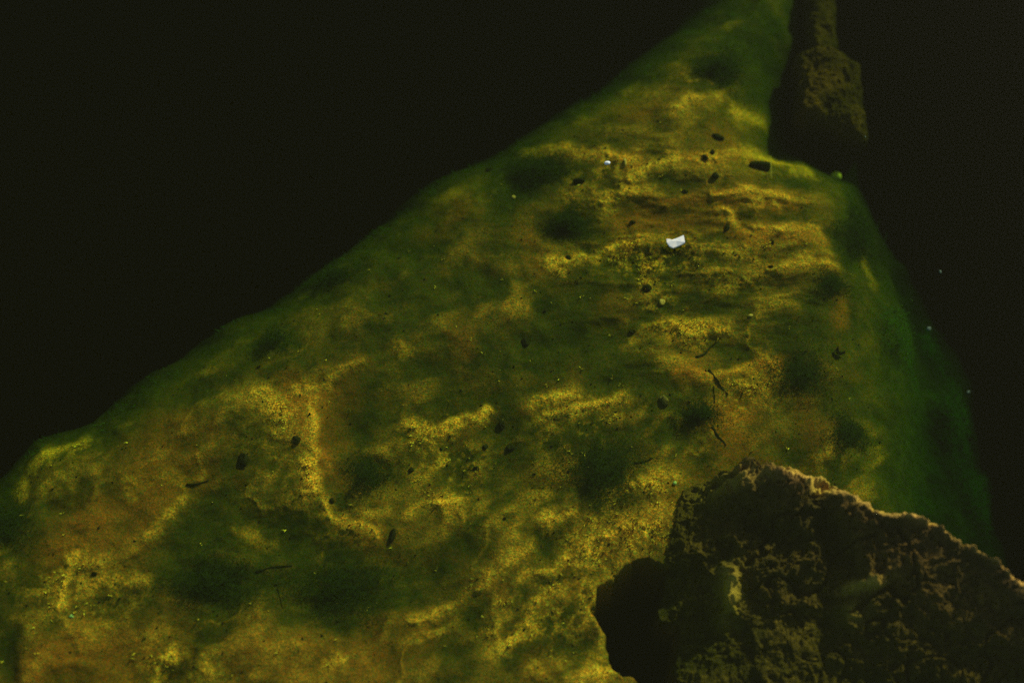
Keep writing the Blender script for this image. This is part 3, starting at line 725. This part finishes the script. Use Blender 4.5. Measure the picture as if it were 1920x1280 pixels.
def litter(name, mat, count, label, smin, smax, dens):
    pr = dens * (SD > 15) * (MUD_SHADE < .05)
    pick = np.flatnonzero(((X > -1.3) & (X < 1.3) & (Y > -.95) & (Y < 1.0)).ravel() * (rng.random(X.size) < (pr / pr.sum() * count).ravel()))
    V = []; F = []
    tet = np.array([(1, 0, -.2), (-.4, .8, -.2), (-.5, -.7, -.2), (.1, .1, .8), (.2, -.5, .5)])
    tf = np.array([(0, 1, 3), (1, 2, 3), (2, 4, 3), (4, 0, 3), (2, 0, 4), (0, 2, 1)])
    for q in pick:
        c = np.array([X.flat[q], Y.flat[q], Z.flat[q] + .0008]); a = rng.uniform(0, 6.28); sc = rng.uniform(smin, smax)
        v = tet * rng.uniform(.5, 1.5, 3) + rng.normal(0, .15, tet.shape)
        v = np.stack([v[:, 0] * math.cos(a) - v[:, 1] * math.sin(a), v[:, 0] * math.sin(a) + v[:, 1] * math.cos(a), v[:, 2]], -1) * sc + c
        F.append(tf + 5 * len(V)); V.append(v)
    o = mesh_from(name, np.concatenate(V), np.concatenate(F), mat, smooth=False)
    tag(o, label, "litter", kind="stuff")
MAT_GRAIN = simple("pale_grain", (0.22, 0.12, 0.06), (0.62, 0.36, 0.16), 500)
litter("dark_grit", MAT_DARK, 900, "fine dark grit scattered over the silt", .001, .004, SP + .10)
litter("pale_grit", MAT_GRAIN, 700, "fine pale grains scattered over the silt", .0006, .0016, SP + .15)
# dead water plant scrap with stubby lobes
def leaf_scrap(px, py):
    p = on_bed(px, py)
    n = 22; V = []; r = np.random.default_rng(5)
    for k in range(n):
        a = 2 * math.pi * k / n
        rad = .010 * (1 + .55 * math.sin(3 * a + 1) + .25 * r.normal())
        V.append((p[0] + rad * math.cos(a) * 1.1, p[1] + rad * math.sin(a) * .8 + (.012 if k == 6 else 0), p[2] + .010 + .003 * r.normal()))
    V2 = [(x, y, z - .0015) for x, y, z in V]
    V = V + V2 + [(p[0], p[1], p[2] + .012), (p[0], p[1], p[2] + .009)]
    F = [[k, (k + 1) % n, 2 * n] for k in range(n)] + [[n + (k + 1) % n, n + k, 2 * n + 1] for k in range(n)] + [[k, n + k, n + (k + 1) % n, (k + 1) % n] for k in range(n)]
    me = bpy.data.meshes.new("leaf_scrap"); me.from_pydata(V, [], F); me.update(); me.materials.append(MAT_TWIG)
    o = bpy.data.objects.new("leaf_scrap", me); S.collection.objects.link(o)
    tag(o, "ragged dark brown leaf scrap on smooth silt near the right edge", "leaf")
leaf_scrap(1572, 665)

# ------------------------------------------------------------------ water
def water():
    t = NT("lake_water")
    tr = t.n("ShaderNodeBsdfTransparent")
    gl = t.n("ShaderNodeBsdfGlossy"); gl.inputs["Roughness"].default_value = 0.0
    gl.inputs["Color"].default_value = (0.42, 0.36, 0.26, 1)   # sky mirror dimmed and warmed to suit the painted veil
    fr = t.n("ShaderNodeFresnel"); fr.inputs[0].default_value = 1.33
    mx = t.n("ShaderNodeMixShader")
    bf = t.n("ShaderNodeNewGeometry").outputs["Backfacing"]   # seen from below no refraction is traced, so no total reflection either
    t.l(t.math('MULTIPLY', fr.outputs[0], t.math('SUBTRACT', 1.0, bf)), mx.inputs[0]); t.l(tr.outputs[0], mx.inputs[1]); t.l(gl.outputs[0], mx.inputs[2])
    df = t.n("ShaderNodeBsdfDiffuse"); df.inputs["Color"].default_value = (0.53, 0.53, 0.14, 1)   # reflection veil over dark water, painted as a faint diffuse layer
    mf = t.n("ShaderNodeMixShader"); mf.inputs[0].default_value = 0.0078
    t.l(mx.outputs[0], mf.inputs[1]); t.l(df.outputs[0], mf.inputs[2])
    t.l(mf.outputs[0], t.out.inputs["Surface"])
    ab = t.n("ShaderNodeVolumeAbsorption")
    sr, sg, sb = 1.5, .62, 3.2
    D = 3.5
    ab.inputs["Color"].default_value = (1 - sr / D, 1 - sg / D, 1 - sb / D, 1); ab.inputs["Density"].default_value = D
    t.l(ab.outputs[0], t.out.inputs["Volume"])
    h = 60.0; zb = -3.4
    V = [(-h, -h, zb), (h, -h, zb), (h, h, zb), (-h, h, zb), (-h, -h, WATER_Z), (h, -h, WATER_Z), (h, h, WATER_Z), (-h, h, WATER_Z)]
    F = [[0, 3, 2, 1], [4, 5, 6, 7], [0, 1, 5, 4], [1, 2, 6, 5], [2, 3, 7, 6], [3, 0, 4, 7]]
    o = mesh_from("water", V, F, t.m, smooth=False)
    tag(o, "clear green tinted still lake water over the silt shelf", "water", kind="structure")
water()
